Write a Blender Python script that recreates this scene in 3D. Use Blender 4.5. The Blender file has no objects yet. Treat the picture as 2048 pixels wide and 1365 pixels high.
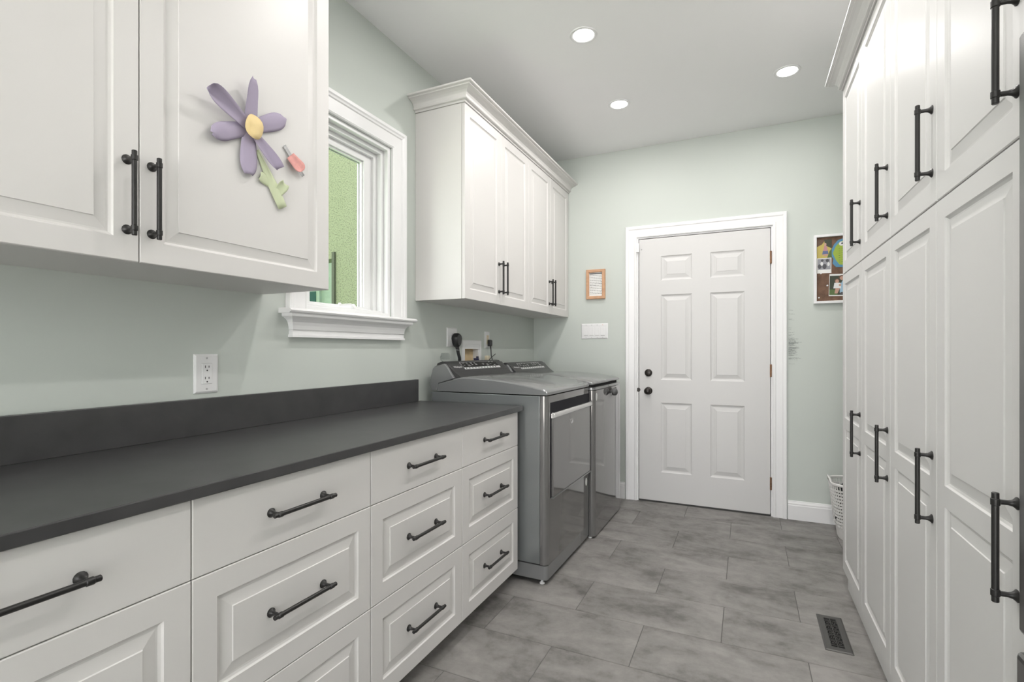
import bpy, bmesh, math, random
from mathutils import Vector, Matrix
random.seed(7)
C = bpy.context.scene.collection
SC = bpy.context.scene
PI = math.pi

# ------------------------------------------------------------------ camera, world, exposure
YB, H = 4.0092, 2.7736                      # back wall, ceiling height
CAMX, CAMZ = 1.6556, 1.1779
cam = bpy.data.cameras.new('camera'); co = bpy.data.objects.new('camera', cam); C.objects.link(co)
co.location = (CAMX, 0, CAMZ); co.rotation_euler = (PI/2, 0, math.radians(24.9168))
cam.sensor_width = 36; cam.lens = 1006.7131/2048*36
cam.shift_y = (701.1357-682.5)/2048; cam.clip_start = 0.02
SC.camera = co
w = bpy.data.worlds.new('overcast_sky'); SC.world = w; w.use_nodes = True
bg = w.node_tree.nodes['Background']
bg.inputs[0].default_value = (0.97, 0.975, 1.0, 1); bg.inputs[1].default_value = 4.9
SC.view_settings.view_transform = 'Standard'; SC.view_settings.look = 'None'
SC.view_settings.gamma = 1; SC.view_settings.use_curve_mapping = False
SC.view_settings.exposure = 0.14
sun = bpy.data.lights.new('sun', 'SUN'); sun.energy = 22; sun.angle = math.radians(1.5); sun.color = (1, .97, .93)
so_ = bpy.data.objects.new('sun', sun); C.objects.link(so_); so_.location = (6, 6, 9)
so_.rotation_euler = Vector((-.25, -.40, -1)).to_track_quat('-Z', 'Y').to_euler()      # high sun, added to light the unseen slab behind the room
LAMP_W = 5.8
LIGHTS = [(.911,3.25),(1.87,3.27),(.911,2.461),(1.88,2.44),(.911,1.66),(1.88,1.64),(1.88,.84)]
def disc_lamp(x, y, z, parent, left):
    l = bpy.data.lights.new('downlight', 'AREA'); l.shape = 'DISK'; l.size = .07; l.energy = LAMP_W if left else LAMP_W*.8
    l.color = (1, .965, .945); l.spread = math.radians(180)
    o = bpy.data.objects.new('downlight_lamp', l); C.objects.link(o); o.parent = parent; o.location = (x, y, z)

# ------------------------------------------------------------------ materials
def mat(name, col, rough=.5, metal=0, coat=0, noise=None, bump=None, emit=None, spec=None):
    m = bpy.data.materials.new(name); m.use_nodes = True
    nt = m.node_tree; b = nt.nodes['Principled BSDF']
    b.inputs['Base Color'].default_value = (*col, 1); b.inputs['Roughness'].default_value = rough
    b.inputs['Metallic'].default_value = metal; b.inputs['Coat Weight'].default_value = coat
    if spec is not None: b.inputs['Specular IOR Level'].default_value = spec
    if emit: b.inputs['Emission Color'].default_value = (*emit[0], 1); b.inputs['Emission Strength'].default_value = emit[1]
    if noise or bump:
        tc = nt.nodes.new('ShaderNodeTexCoord')
    if noise:                                # (scale, amount)
        n = nt.nodes.new('ShaderNodeTexNoise'); n.inputs['Scale'].default_value = noise[0]; n.inputs['Detail'].default_value = 5
        nt.links.new(tc.outputs['Object'], n.inputs['Vector'])
        r = nt.nodes.new('ShaderNodeValToRGB'); k = noise[1]
        r.color_ramp.elements[0].position = .3; r.color_ramp.elements[1].position = .7
        r.color_ramp.elements[0].color = (*[c*(1-k) for c in col], 1); r.color_ramp.elements[1].color = (*[min(1, c*(1+k)) for c in col], 1)
        nt.links.new(n.outputs['Fac'], r.inputs['Fac']); nt.links.new(r.outputs['Color'], b.inputs['Base Color'])
    if bump:                                 # (scale, strength, distance)
        n2 = nt.nodes.new('ShaderNodeTexNoise'); n2.inputs['Scale'].default_value = bump[0]; n2.inputs['Detail'].default_value = 4
        nt.links.new(tc.outputs['Object'], n2.inputs['Vector'])
        bp = nt.nodes.new('ShaderNodeBump'); bp.inputs['Strength'].default_value = bump[1]; bp.inputs['Distance'].default_value = bump[2]
        nt.links.new(n2.outputs['Fac'], bp.inputs['Height']); nt.links.new(bp.outputs['Normal'], b.inputs['Normal'])
    return m
M = {}
M['wall'] = mat('sage_wall_paint', (.592, .632, .592), .6, noise=(1.3, .02), bump=(220, .12, .001))
M['ceiling'] = mat('ceiling_paint', (.93, .93, .93), .8, bump=(150, .1, .001))
M['white'] = mat('white_lacquer', (.70, .684, .667), .42, noise=(2.0, .012))
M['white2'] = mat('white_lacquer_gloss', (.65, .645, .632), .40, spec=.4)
M['trim'] = mat('white_trim_paint', (.85, .85, .85), .35)
M['doorpaint'] = mat('white_door_paint', (.665, .66, .65), .4)
M['black'] = mat('black_metal', (.028, .027, .026), .36, metal=.35, bump=(400, .05, .0004))
M['bronze'] = mat('dark_bronze', (.035, .03, .027), .3, metal=.5)
M['hinge'] = mat('aged_brass_hinge', (.30, .17, .10), .4, metal=.7, noise=(60, .3))
M['counter'] = mat('charcoal_laminate', (.049, .0482, .0495), .36, spec=.75, noise=(14, .16), bump=(300, .06, .0005))
M['grout'] = mat('grey_grout', (.14, .135, .13), .9)
M['plastic'] = mat('white_plastic', (.82, .82, .82), .3)
M['plasticdark'] = mat('slot_dark', (.03, .03, .03), .5)
M['beige'] = mat('plywood_beige', (.72, .56, .34), .7, noise=(18, .15))
M['cream'] = mat('cream_plastic', (.75, .68, .5), .4)
M['navy'] = mat('navy_plastic', (.02, .02, .07), .35)
M['blackp'] = mat('black_plastic', (.022, .022, .023), .42)
M['dsteel'] = mat('slate_grey_enamel', (.26, .265, .265), .24, metal=.4, coat=.25)
M['dsteelside'] = mat('slate_grey_side_panel', (.27, .285, .285), .2, metal=.5)
M['dfront'] = mat('slate_grey_front', (.19, .186, .183), .09, metal=.35, coat=.6)
M['console'] = mat('graphite_console', (.065, .065, .066), .3, metal=.3)
M['chrome'] = mat('brushed_chrome', (.72, .72, .71), .22, metal=.95)
M['recess_shade'] = mat('recess_shade_black', (.010, .010, .014), .6, spec=.2)  # black that stands for the shade in recesses and gaps
M['display'] = mat('gloss_black_panel', (.015, .015, .015), .12)
M['silverprint'] = mat('silver_print', (.62, .62, .62), .4, metal=.2)
M['rubber'] = mat('grey_magnet', (.10, .10, .10), .5, metal=.2, noise=(90, .3))
M['fridge'] = mat('dark_stainless', (.20, .20, .20), .2, metal=.85)
M['fridgeside'] = mat('fridge_side', (.05, .05, .05), .4)
M['oak'] = mat('pale_wood_frame', (.58, .34, .20), .5, noise=(30, .12))
M['paper'] = mat('white_paper', (.85, .85, .83), .7)
M['ink'] = mat('dark_ink', (.06, .06, .06), .7)
M['pencil'] = mat('pencil_grey', (.24, .26, .25), .8)
M['cork'] = mat('brown_board', (.17, .095, .06), .75, noise=(25, .35), bump=(120, .3, .002))
M['purple'] = mat('lavender_paper', (.40, .35, .46), .75)
M['palegreen'] = mat('pale_green_paper', (.60, .66, .44), .75)
M['yellow'] = mat('yellow_paper', (.85, .66, .33), .7, bump=(60, .4, .003))
M['pink'] = mat('pink_paper', (.70, .33, .30), .7, noise=(40, .15))
M['tape'] = mat('grey_tape', (.45, .45, .45), .3)
M['stucco'] = mat('green_stucco', (.108, .118, .070), .9, noise=(110, .42), bump=(110, .5, .008))
_r = [n for n in M['stucco'].node_tree.nodes if n.type == 'VALTORGB'][0]; _r.color_ramp.elements[0].position = .36; _r.color_ramp.elements[1].position = .5
M['mint'] = mat('mint_siding', (.27, .34, .29), .8)
M['darkglass'] = mat('dark_teal_glass', (.02, .07, .07), .1)
M['lawn'] = mat('ground_green', (.12, .2, .08), .9, noise=(6, .3))
M['register'] = mat('bronze_register', (.10, .097, .093), .38, metal=.5)
M['void'] = mat('gap_shade_black', (.008, .008, .008), .8)  # near black that stands for the dark inside lid gap and register
M['basket'] = mat('white_woven_plastic', (.78, .77, .75), .5)
M['cloth'] = mat('black_cloth', (.015, .015, .017), .9)
M['lens'] = mat('lamp_lens', (.9, .9, .9), .4, emit=((1, .98, .95), 9))
for k, c in dict(p_yellow=(.55, .45, .12), p_dark=(.05, .06, .04), p_skin=(.55, .33, .25), p_blue=(.12, .16, .30), p_grey=(.32, .32, .35),
                 p_dgrey=(.08, .08, .09), p_white=(.8, .8, .8), p_lblue=(.35, .52, .66), f_blue=(.10, .28, .45), f_green=(.35, .47, .06),
                 p_green=(.10, .16, .05), p_pink=(.5, .25, .28), p_brown=(.14, .08, .05)).items():
    M[k] = mat('print_'+k[2:], c, .5)

def tile_material():
    m = bpy.data.materials.new('grey_concrete_tile'); m.use_nodes = True; nt = m.node_tree; b = nt.nodes['Principled BSDF']
    N = nt.nodes.new; L = nt.links.new
    tc = N('ShaderNodeTexCoord'); oi = N('ShaderNodeObjectInfo')
    mul = N('ShaderNodeMath'); mul.operation = 'MULTIPLY'; mul.inputs[1].default_value = 61.0; L(oi.outputs['Random'], mul.inputs[0])
    add = N('ShaderNodeVectorMath'); add.operation = 'ADD'; L(tc.outputs['Object'], add.inputs[0]); L(mul.outputs[0], add.inputs[1])
    mp = N('ShaderNodeMapping'); mp.inputs['Scale'].default_value = (1.8, 3.6, 1); L(add.outputs[0], mp.inputs['Vector'])
    n1 = N('ShaderNodeTexNoise'); n1.inputs['Scale'].default_value = 1.7; n1.inputs['Detail'].default_value = 7; n1.inputs['Roughness'].default_value = .6; n1.inputs['Distortion'].default_value = .4
    L(mp.outputs[0], n1.inputs['Vector'])
    n2 = N('ShaderNodeTexNoise'); n2.inputs['Scale'].default_value = 17; n2.inputs['Detail'].default_value = 9; n2.inputs['Roughness'].default_value = .7; L(add.outputs[0], n2.inputs['Vector'])
    r = N('ShaderNodeValToRGB'); e = r.color_ramp.elements
    e[0].position = .30; e[0].color = (.125, .118, .111, 1); e[1].position = .70; e[1].color = (.315, .300, .287, 1)
    el = e.new(.5); el.color = (.235, .224, .214, 1)
    mx = N('ShaderNodeMath'); mx.operation = 'MULTIPLY_ADD'; mx.inputs[1].default_value = .55; L(n2.outputs['Fac'], mx.inputs[0])
    sub = N('ShaderNodeMath'); sub.operation = 'SUBTRACT'; sub.inputs[1].default_value = .275; L(n1.outputs['Fac'], sub.inputs[0]); L(sub.outputs[0], mx.inputs[2])
    L(mx.outputs[0], r.inputs['Fac']); L(r.outputs['Color'], b.inputs['Base Color'])
    b.inputs['Roughness'].default_value = .5
    bp = N('ShaderNodeBump'); bp.inputs['Strength'].default_value = .12; bp.inputs['Distance'].default_value = .001; L(n2.outputs['Fac'], bp.inputs['Height']); L(bp.outputs['Normal'], b.inputs['Normal'])
    return m
M['tile'] = tile_material()
def glass_material(name, tint, gloss):
    m = bpy.data.materials.new(name); m.use_nodes = True; nt = m.node_tree; nt.nodes.remove(nt.nodes['Principled BSDF'])
    t = nt.nodes.new('ShaderNodeBsdfTransparent'); t.inputs[0].default_value = (*tint, 1)
    g = nt.nodes.new('ShaderNodeBsdfGlossy'); g.inputs['Roughness'].default_value = .02
    lw_ = nt.nodes.new('ShaderNodeLayerWeight'); lw_.inputs['Blend'].default_value = .35
    f = nt.nodes.new('ShaderNodeMath'); f.operation = 'MULTIPLY'; f.inputs[1].default_value = gloss; nt.links.new(lw_.outputs['Facing'], f.inputs[0])
    mx = nt.nodes.new('ShaderNodeMixShader'); L = nt.links.new
    L(f.outputs[0], mx.inputs[0]); L(t.outputs[0], mx.inputs[1]); L(g.outputs[0], mx.inputs[2]); L(mx.outputs[0], nt.nodes['Material Output'].inputs[0])
    return m
M['glass'] = glass_material('window_glass', (.93, .97, .935), .10)
M['clear'] = glass_material('clear_plastic', (.86, .87, .87), .22)

# ------------------------------------------------------------------ mesh helpers
class MB:
    def __init__(s): s.v = []; s.f = []; s.m = []; s.cur = 0
    def add(s, vs, fs):
        o = len(s.v); s.v += [tuple(v) for v in vs]
        for f in fs: s.f.append(tuple(i+o for i in f)); s.m.append(s.cur)
        return s
    def box(s, x0, x1, y0, y1, z0, z1):
        return s.add([(x0,y0,z0),(x1,y0,z0),(x1,y1,z0),(x0,y1,z0),(x0,y0,z1),(x1,y0,z1),(x1,y1,z1),(x0,y1,z1)],
                     [(0,3,2,1),(4,5,6,7),(0,1,5,4),(1,2,6,5),(2,3,7,6),(3,0,4,7)])
    def loops(s, L, cap0=True, cap1=True, close=True):
        n = len(L[0]); vs = [p for l in L for p in l]; fs = []
        for i in range(len(L)-1):
            for k in range(n if close else n-1):
                a, b = i*n+k, i*n+(k+1) % n
                fs.append((a, b, b+n, a+n))
        if cap0: fs.append(tuple(range(n-1, -1, -1)))
        if cap1: fs.append(tuple(range((len(L)-1)*n, len(L)*n)))
        return s.add(vs, fs)
    def lathe(s, prof, origin, axis, n=14):           # prof: (radius, height along axis)
        ax = Vector(axis).normalized(); t = Vector((0,0,1)) if abs(ax.z) < .9 else Vector((1,0,0))
        u = ax.cross(t).normalized(); v = ax.cross(u); o = Vector(origin)
        L = [[o+ax*h+(u*math.cos(2*PI*k/n)+v*math.sin(2*PI*k/n))*max(r, 1e-5) for k in range(n)] for r, h in prof]
        return s.loops(L)
    def tube(s, pts, r, n=8):
        pts = [Vector(p) for p in pts]; L = []
        for i, p in enumerate(pts):
            d = (pts[min(i+1, len(pts)-1)]-pts[max(i-1, 0)]).normalized()
            t = Vector((0,0,1)) if abs(d.z) < .9 else Vector((1,0,0))
            u = d.cross(t).normalized(); v = d.cross(u)
            rr = r[i] if isinstance(r, (list, tuple)) else r
            L.append([p+(u*math.cos(2*PI*k/n)+v*math.sin(2*PI*k/n))*rr for k in range(n)])
        return s.loops(L)
    def prism(s, poly, fn0, fn1):                     # poly 2d extruded between two mappings
        return s.loops([[fn0(*p) for p in poly], [fn1(*p) for p in poly]])
    def mesh(s, name, mats, smooth=False, bevel=0, seg=2, auto=None, weld=False):
        bm = bmesh.new(); vs = [bm.verts.new(v) for v in s.v]
        for f, mi in zip(s.f, s.m):
            try: fc = bm.faces.new([vs[i] for i in f]); fc.material_index = mi
            except ValueError: pass
        if weld: bmesh.ops.remove_doubles(bm, verts=bm.verts, dist=1e-5)
        bmesh.ops.recalc_face_normals(bm, faces=bm.faces)
        if bevel:
            es = [e for e in bm.edges if len(e.link_faces) == 2 and e.calc_face_angle(0) > .6]
            bmesh.ops.bevel(bm, geom=es, offset=bevel, segments=seg, affect='EDGES', profile=.5, clamp_overlap=True)
        me = bpy.data.meshes.new(name)
        bm.to_mesh(me); bm.free()
        for m in (mats if isinstance(mats, list) else [mats]): me.materials.append(m)
        if smooth or auto:
            me.shade_smooth()
            if auto: me.set_sharp_from_angle(angle=math.radians(auto))
        return me
def link(name, me, parent=None, loc=(0,0,0), rot=(0,0,0)):
    o = bpy.data.objects.new(name, me); C.objects.link(o); o.parent = parent; o.location = loc; o.rotation_euler = rot
    return o
def obj(name, mb, m, parent=None, loc=(0,0,0), rot=(0,0,0), **k):
    return link(name, mb.mesh(name, m, **k), parent, loc, rot)
def tag(o, label, cat, group=None):
    o['label'] = label; o['category'] = cat
    if group: o['group'] = group
    return o
def thing(name, label, cat, loc=(0,0,0), rz=0, group=None):
    o = bpy.data.objects.new(name, None); C.objects.link(o); o.location = loc; o.rotation_euler = (0,0,rz); o.empty_display_size = .05
    return tag(o, label, cat, group)
def struct(o, label=None):
    o['kind'] = 'structure'
    if label: o['label'] = label
    return o
def sempty(name, loc, label=None):
    o = bpy.data.objects.new(name, None); C.objects.link(o); o.location = loc; o.empty_display_size = .05
    return struct(o, label)
def B(*a): return MB().box(*a)

# raised-panel front. local frame: u width, v height, n outward; mapped by fn(u,v,n)
RAISED = [(0,0),(.003,-.0045),(.008,-.0075),(.012,-.0075),(.037,-.0030),(.0385,-.0006)]
DOOR6 = [(0,0),(.006,-.005),(.014,-.008),(.020,-.008),(.044,-.0025),(.046,-.001)]
def front(us, vs, cells, t, fn, prof=RAISED, e=.002):
    """us, vs: grid cuts incl. outer edges; cells: set of (i,j) that are raised panels"""
    mb = MB(); U0, U1, V0, V1 = us[0], us[-1], vs[0], vs[-1]
    uu = [U0+e]+list(us[1:-1])+[U1-e]; vv = [V0+e]+list(vs[1:-1])+[V1-e]
    for i in range(len(uu)-1):
        for j in range(len(vv)-1):
            a, b, c, d = uu[i], uu[i+1], vv[j], vv[j+1]
            if (i, j) in cells:
                L = []
                for off, n in prof:
                    L.append([fn(a+off, c+off, t+n), fn(b-off, c+off, t+n), fn(b-off, d-off, t+n), fn(a+off, d-off, t+n)])
                mb.loops(L, cap0=False)
            else:
                mb.add([fn(a, c, t), fn(b, c, t), fn(b, d, t), fn(a, d, t)], [(0,1,2,3)])
    def ring(o, n, pts):
        return pts
    # edge round + sides + back, subdivided at the same cuts so it welds
    per = [(u, vv[0]) for u in uu]+[(uu[-1], v) for v in vv[1:]]+[(u, vv[-1]) for u in uu[-2::-1]]+[(uu[0], v) for v in vv[-2:0:-1]]
    def out(p):
        u, v = p
        return (U0 if u == uu[0] else U1 if u == uu[-1] else u, V0 if v == vv[0] else V1 if v == vv[-1] else v)
    l0 = [fn(u, v, t) for u, v in per]; l1 = [fn(*out(p), t-e) for p in per]; l2 = [fn(*out(p), 0) for p in per]
    mb.loops([l0, l1, l2], cap0=False)
    return mb

# bar pull: bar along local z, standing off local +x, posts .165 apart
def pull_mesh():
    mb = MB(); h = .0825; so = .031
    mb.lathe([(.0046,-h-.0165),(.0056,-h-.0155),(.0056,-h-.006),(.0070,-h-.005),(.0070,-h+.006),(.0056,-h+.007),
              (.0056,h-.007),(.0070,h-.006),(.0070,h+.005),(.0056,h+.006),(.0056,h+.0155),(.0046,h+.0165)], (so,0,0), (0,0,1), 14)
    for s in (-h, h):
        mb.lathe([(.0115,0),(.0115,.002),(.009,.004),(.006,.008),(.0046,.014),(.0046,so)], (0,0,s), (1,0,0), 14)
    return mb.mesh('bar_pull', M['black'], auto=40)
PULL = pull_mesh()
def pull(parent, loc, out, horiz=False):
    # out = +1 (faces +x) or -1 (faces -x)
    o = bpy.data.objects.new('bar_pull', PULL); C.objects.link(o); o.parent = parent; o.location = loc
    o.rotation_euler = (PI/2 if horiz else 0, 0, 0 if out > 0 else PI)
    return o

# mitred moulding round a rectangle. prof = [(offset outward from inner edge, projection)]
def frame_side(side, a0, a1, b0, b1, prof, fn):
    """side l/r/t/b ; rectangle a0..a1 x b0..b1 (inner edge), fn(a,b,n)"""
    if side == 'l': e = lambda o: ((a0-o, b0-o), (a0-o, b1+o))
    if side == 'r': e = lambda o: ((a1+o, b0-o), (a1+o, b1+o))
    if side == 't': e = lambda o: ((a0-o, b1+o), (a1+o, b1+o))
    if side == 'b': e = lambda o: ((a0-o, b0-o), (a1+o, b0-o))
    return e
def frame(parent, name, m, sides, a0, a1, b0, b1, prof, fn, floor=None, **k):
    for s in sides:
        e = frame_side(s, a0, a1, b0, b1, prof, fn); L0 = []; L1 = []
        for o, n in prof:
            p, q = e(o)
            if floor is not None and s in 'lr': p = (p[0], floor)
            L0.append(fn(*p, n)); L1.append(fn(*q, n))
        obj(name, MB().loops([L0, L1]), m, parent, **k)
# crown moulding: prof [(projection, z)], around wall->return->face->return
def crown(prof, xw, xf, ya, yb, ra, rb):
    s = 1 if xf > xw else -1; L = []
    def path(p):
        P = []
        if ra: P += [(xw, ya-p), (xf+s*p, ya-p)]
        else: P += [(xf+s*p, ya)]
        if rb: P += [(xf+s*p, yb+p), (xw, yb+p)]
        else: P += [(xf+s*p, yb)]
        return P
    paths = [[(x, y, z) for x, y in path(p)] for p, z in prof]
    n = len(paths[0])
    return MB().loops([[paths[k][i] for k in range(len(prof))] for i in range(n)])

# ------------------------------------------------------------------ room shell
XR = 2.75; YR = -2.7
fl = struct(obj('floor', B(-.02, XR, YR, YB+.02, -.06, -.0018), M['grout']))
tm = {}
def tile_mesh(wd, dp):
    k = (round(wd, 4), round(dp, 4))
    if k not in tm:
        x, y, z0, z1, e = wd/2, dp/2, -.0085, 0, .0012
        mb = MB(); mb.loops([[(-x,-y,z0),(x,-y,z0),(x,y,z0),(-x,y,z0)],[(-x,-y,z1-e),(x,-y,z1-e),(x,y,z1-e),(-x,y,z1-e)],
                  [(-x+e,-y+e,z1),(x-e,-y+e,z1),(x-e,y-e,z1),(-x+e,y-e,z1)]])
        tm[k] = mb.mesh('tile', M['tile'])
    return tm[k]
g = .0028
rows = [YB+.0] + [3.742-.31*k for k in range(0, 22)]
for r in range(len(rows)-1):
    y1, y0 = rows[r], max(rows[r+1], YR)
    if y1-y0 < .02: continue
    off = .65 if r % 2 == 0 else .345
    x = off-.61*2
    while x < XR:
        a, b = max(x, 0), min(x+.61, XR); x += .61
        if b-a < .03: continue
        if y0 < 1.2 and False: continue
        link('tile', tile_mesh(b-a-g, y1-y0-g), fl, ((a+b)/2, (y0+y1)/2, 0))
struct(obj('ceiling', B(-.16, XR+.1, YR, YB+.14, H, H+.1), M['ceiling']))

def wall_grid(us, vs, holes, fn, t):
    mb = MB(); nu, nv = len(us)-1, len(vs)-1
    ok = lambda i, j: 0 <= i < nu and 0 <= j < nv and (i, j) not in holes
    for i in range(nu):
        for j in range(nv):
            if not ok(i, j): continue
            a, b, c, d = us[i], us[i+1], vs[j], vs[j+1]
            mb.add([fn(a,c,0),fn(b,c,0),fn(b,d,0),fn(a,d,0)], [(0,1,2,3)]); mb.add([fn(a,c,t),fn(b,c,t),fn(b,d,t),fn(a,d,t)], [(0,1,2,3)])
            for (di, dj, p, q) in ((-1,0,(a,c),(a,d)),(1,0,(b,c),(b,d)),(0,-1,(a,c),(b,c)),(0,1,(a,d),(b,d))):
                if not ok(i+di, j+dj):
                    mb.add([fn(*p,0),fn(*q,0),fn(*q,t),fn(*p,t)], [(0,1,2,3)])
    return mb
WY0, WY1, WZ0, WZ1 = 1.525, 2.083, 1.345, 2.218        # window opening
BY0, BY1, BZ0, BZ1 = 2.826, 3.024, 1.03, 1.216         # laundry valve box opening
wl = struct(obj('wall_left', wall_grid([YR, WY0, WY1, BY0, BY1, YB], [0, BZ0, BZ1, WZ0, WZ1, H], {(1,3),(3,1)}, lambda a,b,n: (-n, a, b), .16), M['wall'], weld=True))
DX0, DX1, DZ1 = .876, 1.832, 2.066                      # door opening
wb = struct(obj('wall_back', wall_grid([-.16, DX0, DX1, XR+.1], [0, DZ1, H], {(1,0)}, lambda a,b,n: (a, YB+n, b), .12), M['wall'], weld=True))
struct(obj('wall_right', B(XR, XR+.1, YR, YB, 0, H), M['wall']))
struct(obj('wall_rear', wall_grid([-.16, .12, 2.63, XR+.1], [0, .02, 2.55, H], {(1,1)}, lambda a,b,n: (a, YR-n, b), .12), M['wall'], weld=True))  # unseen rear wall; its wide opening is added to let sky light in

# baseboards on the back wall
bbp = [(0,0),(.015,0),(.015,.098),(.012,.103),(.012,.112),(.007,.122),(.005,.13),(0,.13)]
def baseboard(name, x0, x1):
    return struct(obj(name, MB().prism(bbp, lambda d,z: (x0, YB-d, z), lambda d,z: (x1, YB-d, z)), M['trim']))
baseboard('baseboard_back', 1.922, XR); baseboard('baseboard_left', 0.0, .786)

# ------------------------------------------------------------------ window
win = sempty('window_1', (0, (WY0+WY1)/2, WZ0), 'white casement window with deep stepped jamb between the wall cabinets')
o0 = Vector(win.location)
lw = lambda a,b,n: (n, a-o0.y, b-o0.z)
casing = [(0,0),(0,.012),(.006,.016),(.010,.013),(.062,.017),(.066,.022),(.074,.024),(.080,.029),(.094,.029),(.097,.024),(.097,0)]
frame(win, 'casing_board', M['trim'], 'lrt', WY0+.004, WY1+.004, WZ0, WZ1, casing, lw, floor=WZ0)
# jamb liner with stepped stops (each ring a frame part)
def ring(name, y0, y1, z0, z1, wd, xa, xb, m, parent=win):
    mb = MB()
    P = lambda o: [(y0+o, z0+o), (y1-o, z0+o), (y1-o, z1-o), (y0+o, z1-o)]
    L = []
    for x, o in ((xa, 0), (xb, 0), (xb, wd), (xa, wd)):
        L.append([lw(a, b, x) for a, b in P(o)])
    mb.loops(L+[L[0]], cap0=False, cap1=False)
    return obj(name, mb, m, parent, weld=True, bevel=.0012, seg=1)
ring('jamb_liner', WY0, WY1, WZ0, WZ1, .020, -.155, -.003, M['trim'])
ring('jamb_stop', WY0+.020, WY1-.020, WZ0+.012, WZ1-.020, .020, -.155, -.030, M['trim'])
ring('jamb_stop', WY0+.040, WY1-.040, WZ0+.014, WZ1-.040, .022, -.155, -.058, M['trim'])
sash = ring('sash', WY0+.042, WY1-.055, WZ0-.010, WZ1-.036, .058, -.120, -.075, M['trim'])
ring('sash_bead', WY0+.092, WY1-.105, WZ0+.032, WZ1-.086, .016, -.0985, -.084, M['plastic'])
ring('glass_edge_shade', WY0+.092, WY1-.105, WZ0+.032, WZ1-.086, .019, -.108, -.0995, M['tape'])  # grey ring added for the shadow line along the glass edge
obj('pane', MB().box(-.104, -.100, WY0+.09-o0.y, WY1-.1-o0.y, .034, WZ1-.084-o0.z), M['glass'], win)
# stool with rounded nose and crown shaped apron
nose = [(-.14,0),(.058,0),(.066,-.004),(.069,-.010),(.066,-.016),(.058,-.020),(-.02,-.020),(-.02,-.012),(-.14,-.012)]
mb = MB(); y0, y1 = 1.398-o0.y, 2.222-o0.y
wa, wb_ = WY0+.0-o0.y, WY1-.0-o0.y
mb.prism([(0,0),(.058,0),(.066,-.004),(.069,-.010),(.066,-.016),(.058,-.020),(0,-.020)], lambda x,z: (x, y0, z+.0), lambda x,z: (x, y1, z+.0))
obj('stool', mb, M['trim'], win)
obj('stool_tongue', MB().box(-.15, 0, WY0+.0-o0.y, WY1-.0-o0.y, -.02, .0005), M['trim'], win)
ap = [(0,1.325),(.056,1.325),(.056,1.314),(.052,1.310),(.046,1.308),(.036,1.301),(.029,1.291),(.025,1.278),(.0235,1.266),(.0235,1.262),(.0185,1.260),(.0185,1.258),(.022,1.257),(.022,1.242),(.026,1.241),(.026,1.231),(0,1.231)]
apm = crown([(-.0215, 1.325)]+[(p-.022, z) for p, z in ap if p > 0]+[(-.0215, 1.231)], 0, .022, 1.448, 2.164, True, True)
apm.v = [(x, y-o0.y, z-o0.z) for x, y, z in apm.v]
obj('apron', apm, M['trim'], win)
mb = MB(); mb.tube([(-.05, .06, .036), (-.045, .04, .050), (-.040, .0, .046), (-.040, -.03, .042)], [.006,.006,.005,.004]); mb.lathe([(.011,0),(.011,.012),(.006,.02)], (-.05,.064,.034), (0,0,1)); mb.lathe([(.006,-.008),(.008,0),(.006,.008)], (-.04,-.036,.044), (0,0,1))
obj('crank_handle', mb, M['plastic'], win, auto=40)

# outside: stuccoed wing with a porch opening, mint wall beyond, lawn
ext = struct(obj('wall_exterior', wall_grid([-4.2, -3.2, -1.268, -.165], [-.1, 1.9, 3.6], {(1,0)}, lambda a,b,n: (a, 3.0+n, b), .14), M['stucco'], weld=True))
mw = struct(obj('wall_porch', B(-4.2, -.2, 4.3, 4.45, -.1, 3.4), M['mint']), 'pale mint wall seen past the stuccoed wing')
wn = sempty('window_2', (-2.925, 4.3, 1.54), 'small dark window in the pale mint wall outside')
obj('frame', MB().box(-.2,.18,-.03,0,-.35,.42), M['mint'], wn); obj('pane', MB().box(-.15,.13,-.036,-.028,-.28,.31), M['darkglass'], wn)
struct(obj('corner_strip', B(-1.292, -1.264, 2.985, 3.02, -.1, 1.95), mat('dark_olive', (.035, .040, .022), .8)), 'dark green corner strip on the stuccoed wall outside')  # dark strip along the edge of the opening
struct(obj('ground', B(-9, -.17, YR-.12, 9, -.3, -.1), M['lawn']))
struct(obj('bounce_slab', B(-7, 10, YR-9, YR-.12, -.3, -.02), mat('pale_bounce_slab', (.72, .70, .66), .8, noise=(3, .06))), 'unseen pale slab added behind the room to bounce sunlight inside')  # unseen slab, added to bounce sunlight up to the ceiling

# ------------------------------------------------------------------ back door
dr = sempty('door_1', ((DX0+DX1)/2, YB, 0), 'white six panel door with black knob and deadbolt')
d0 = Vector(dr.location)
dl = lambda a,b,n: (a-d0.x, -n, b)
dus = [.8944, 1.060, 1.288, 1.416, 1.648, 1.8132]
dvs = [.012, .236, .774, .950, 1.607, 1.717, 1.907, 2.047]
obj('door_slab', front(dus, dvs, {(i,j) for i in (1,3) for j in (1,3,5)}, .044, lambda u,v,n: (u-d0.x, .044-n, v), DOOR6), M['doorpaint'], dr, weld=True)
for nm, a, b, c, d in (('jamb', DX0, DX0+.014, 0, DZ1), ('jamb', DX1-.014, DX1, 0, DZ1), ('jamb', DX0+.014, DX1-.014, 2.052, DZ1)):
    obj(nm, MB().box(a-d0.x, b-d0.x, 0, .12, c, d), M['trim'], dr)
for a, b, c, d in ((DX0+.014, DX0+.04, 0, 2.052), (DX1-.04, DX1-.014, 0, 2.052), (DX0+.04, DX1-.04, 2.02, 2.052)):
    obj('door_stop', MB().box(a-d0.x, b-d0.x, .046, .12, c, d), M['trim'], dr)  # stops behind the slab, added to block sky light through the door gaps
obj('threshold', MB().box(DX0-d0.x, DX1-d0.x, .01, .12, -.003, .010), M['register'], dr)
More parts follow.
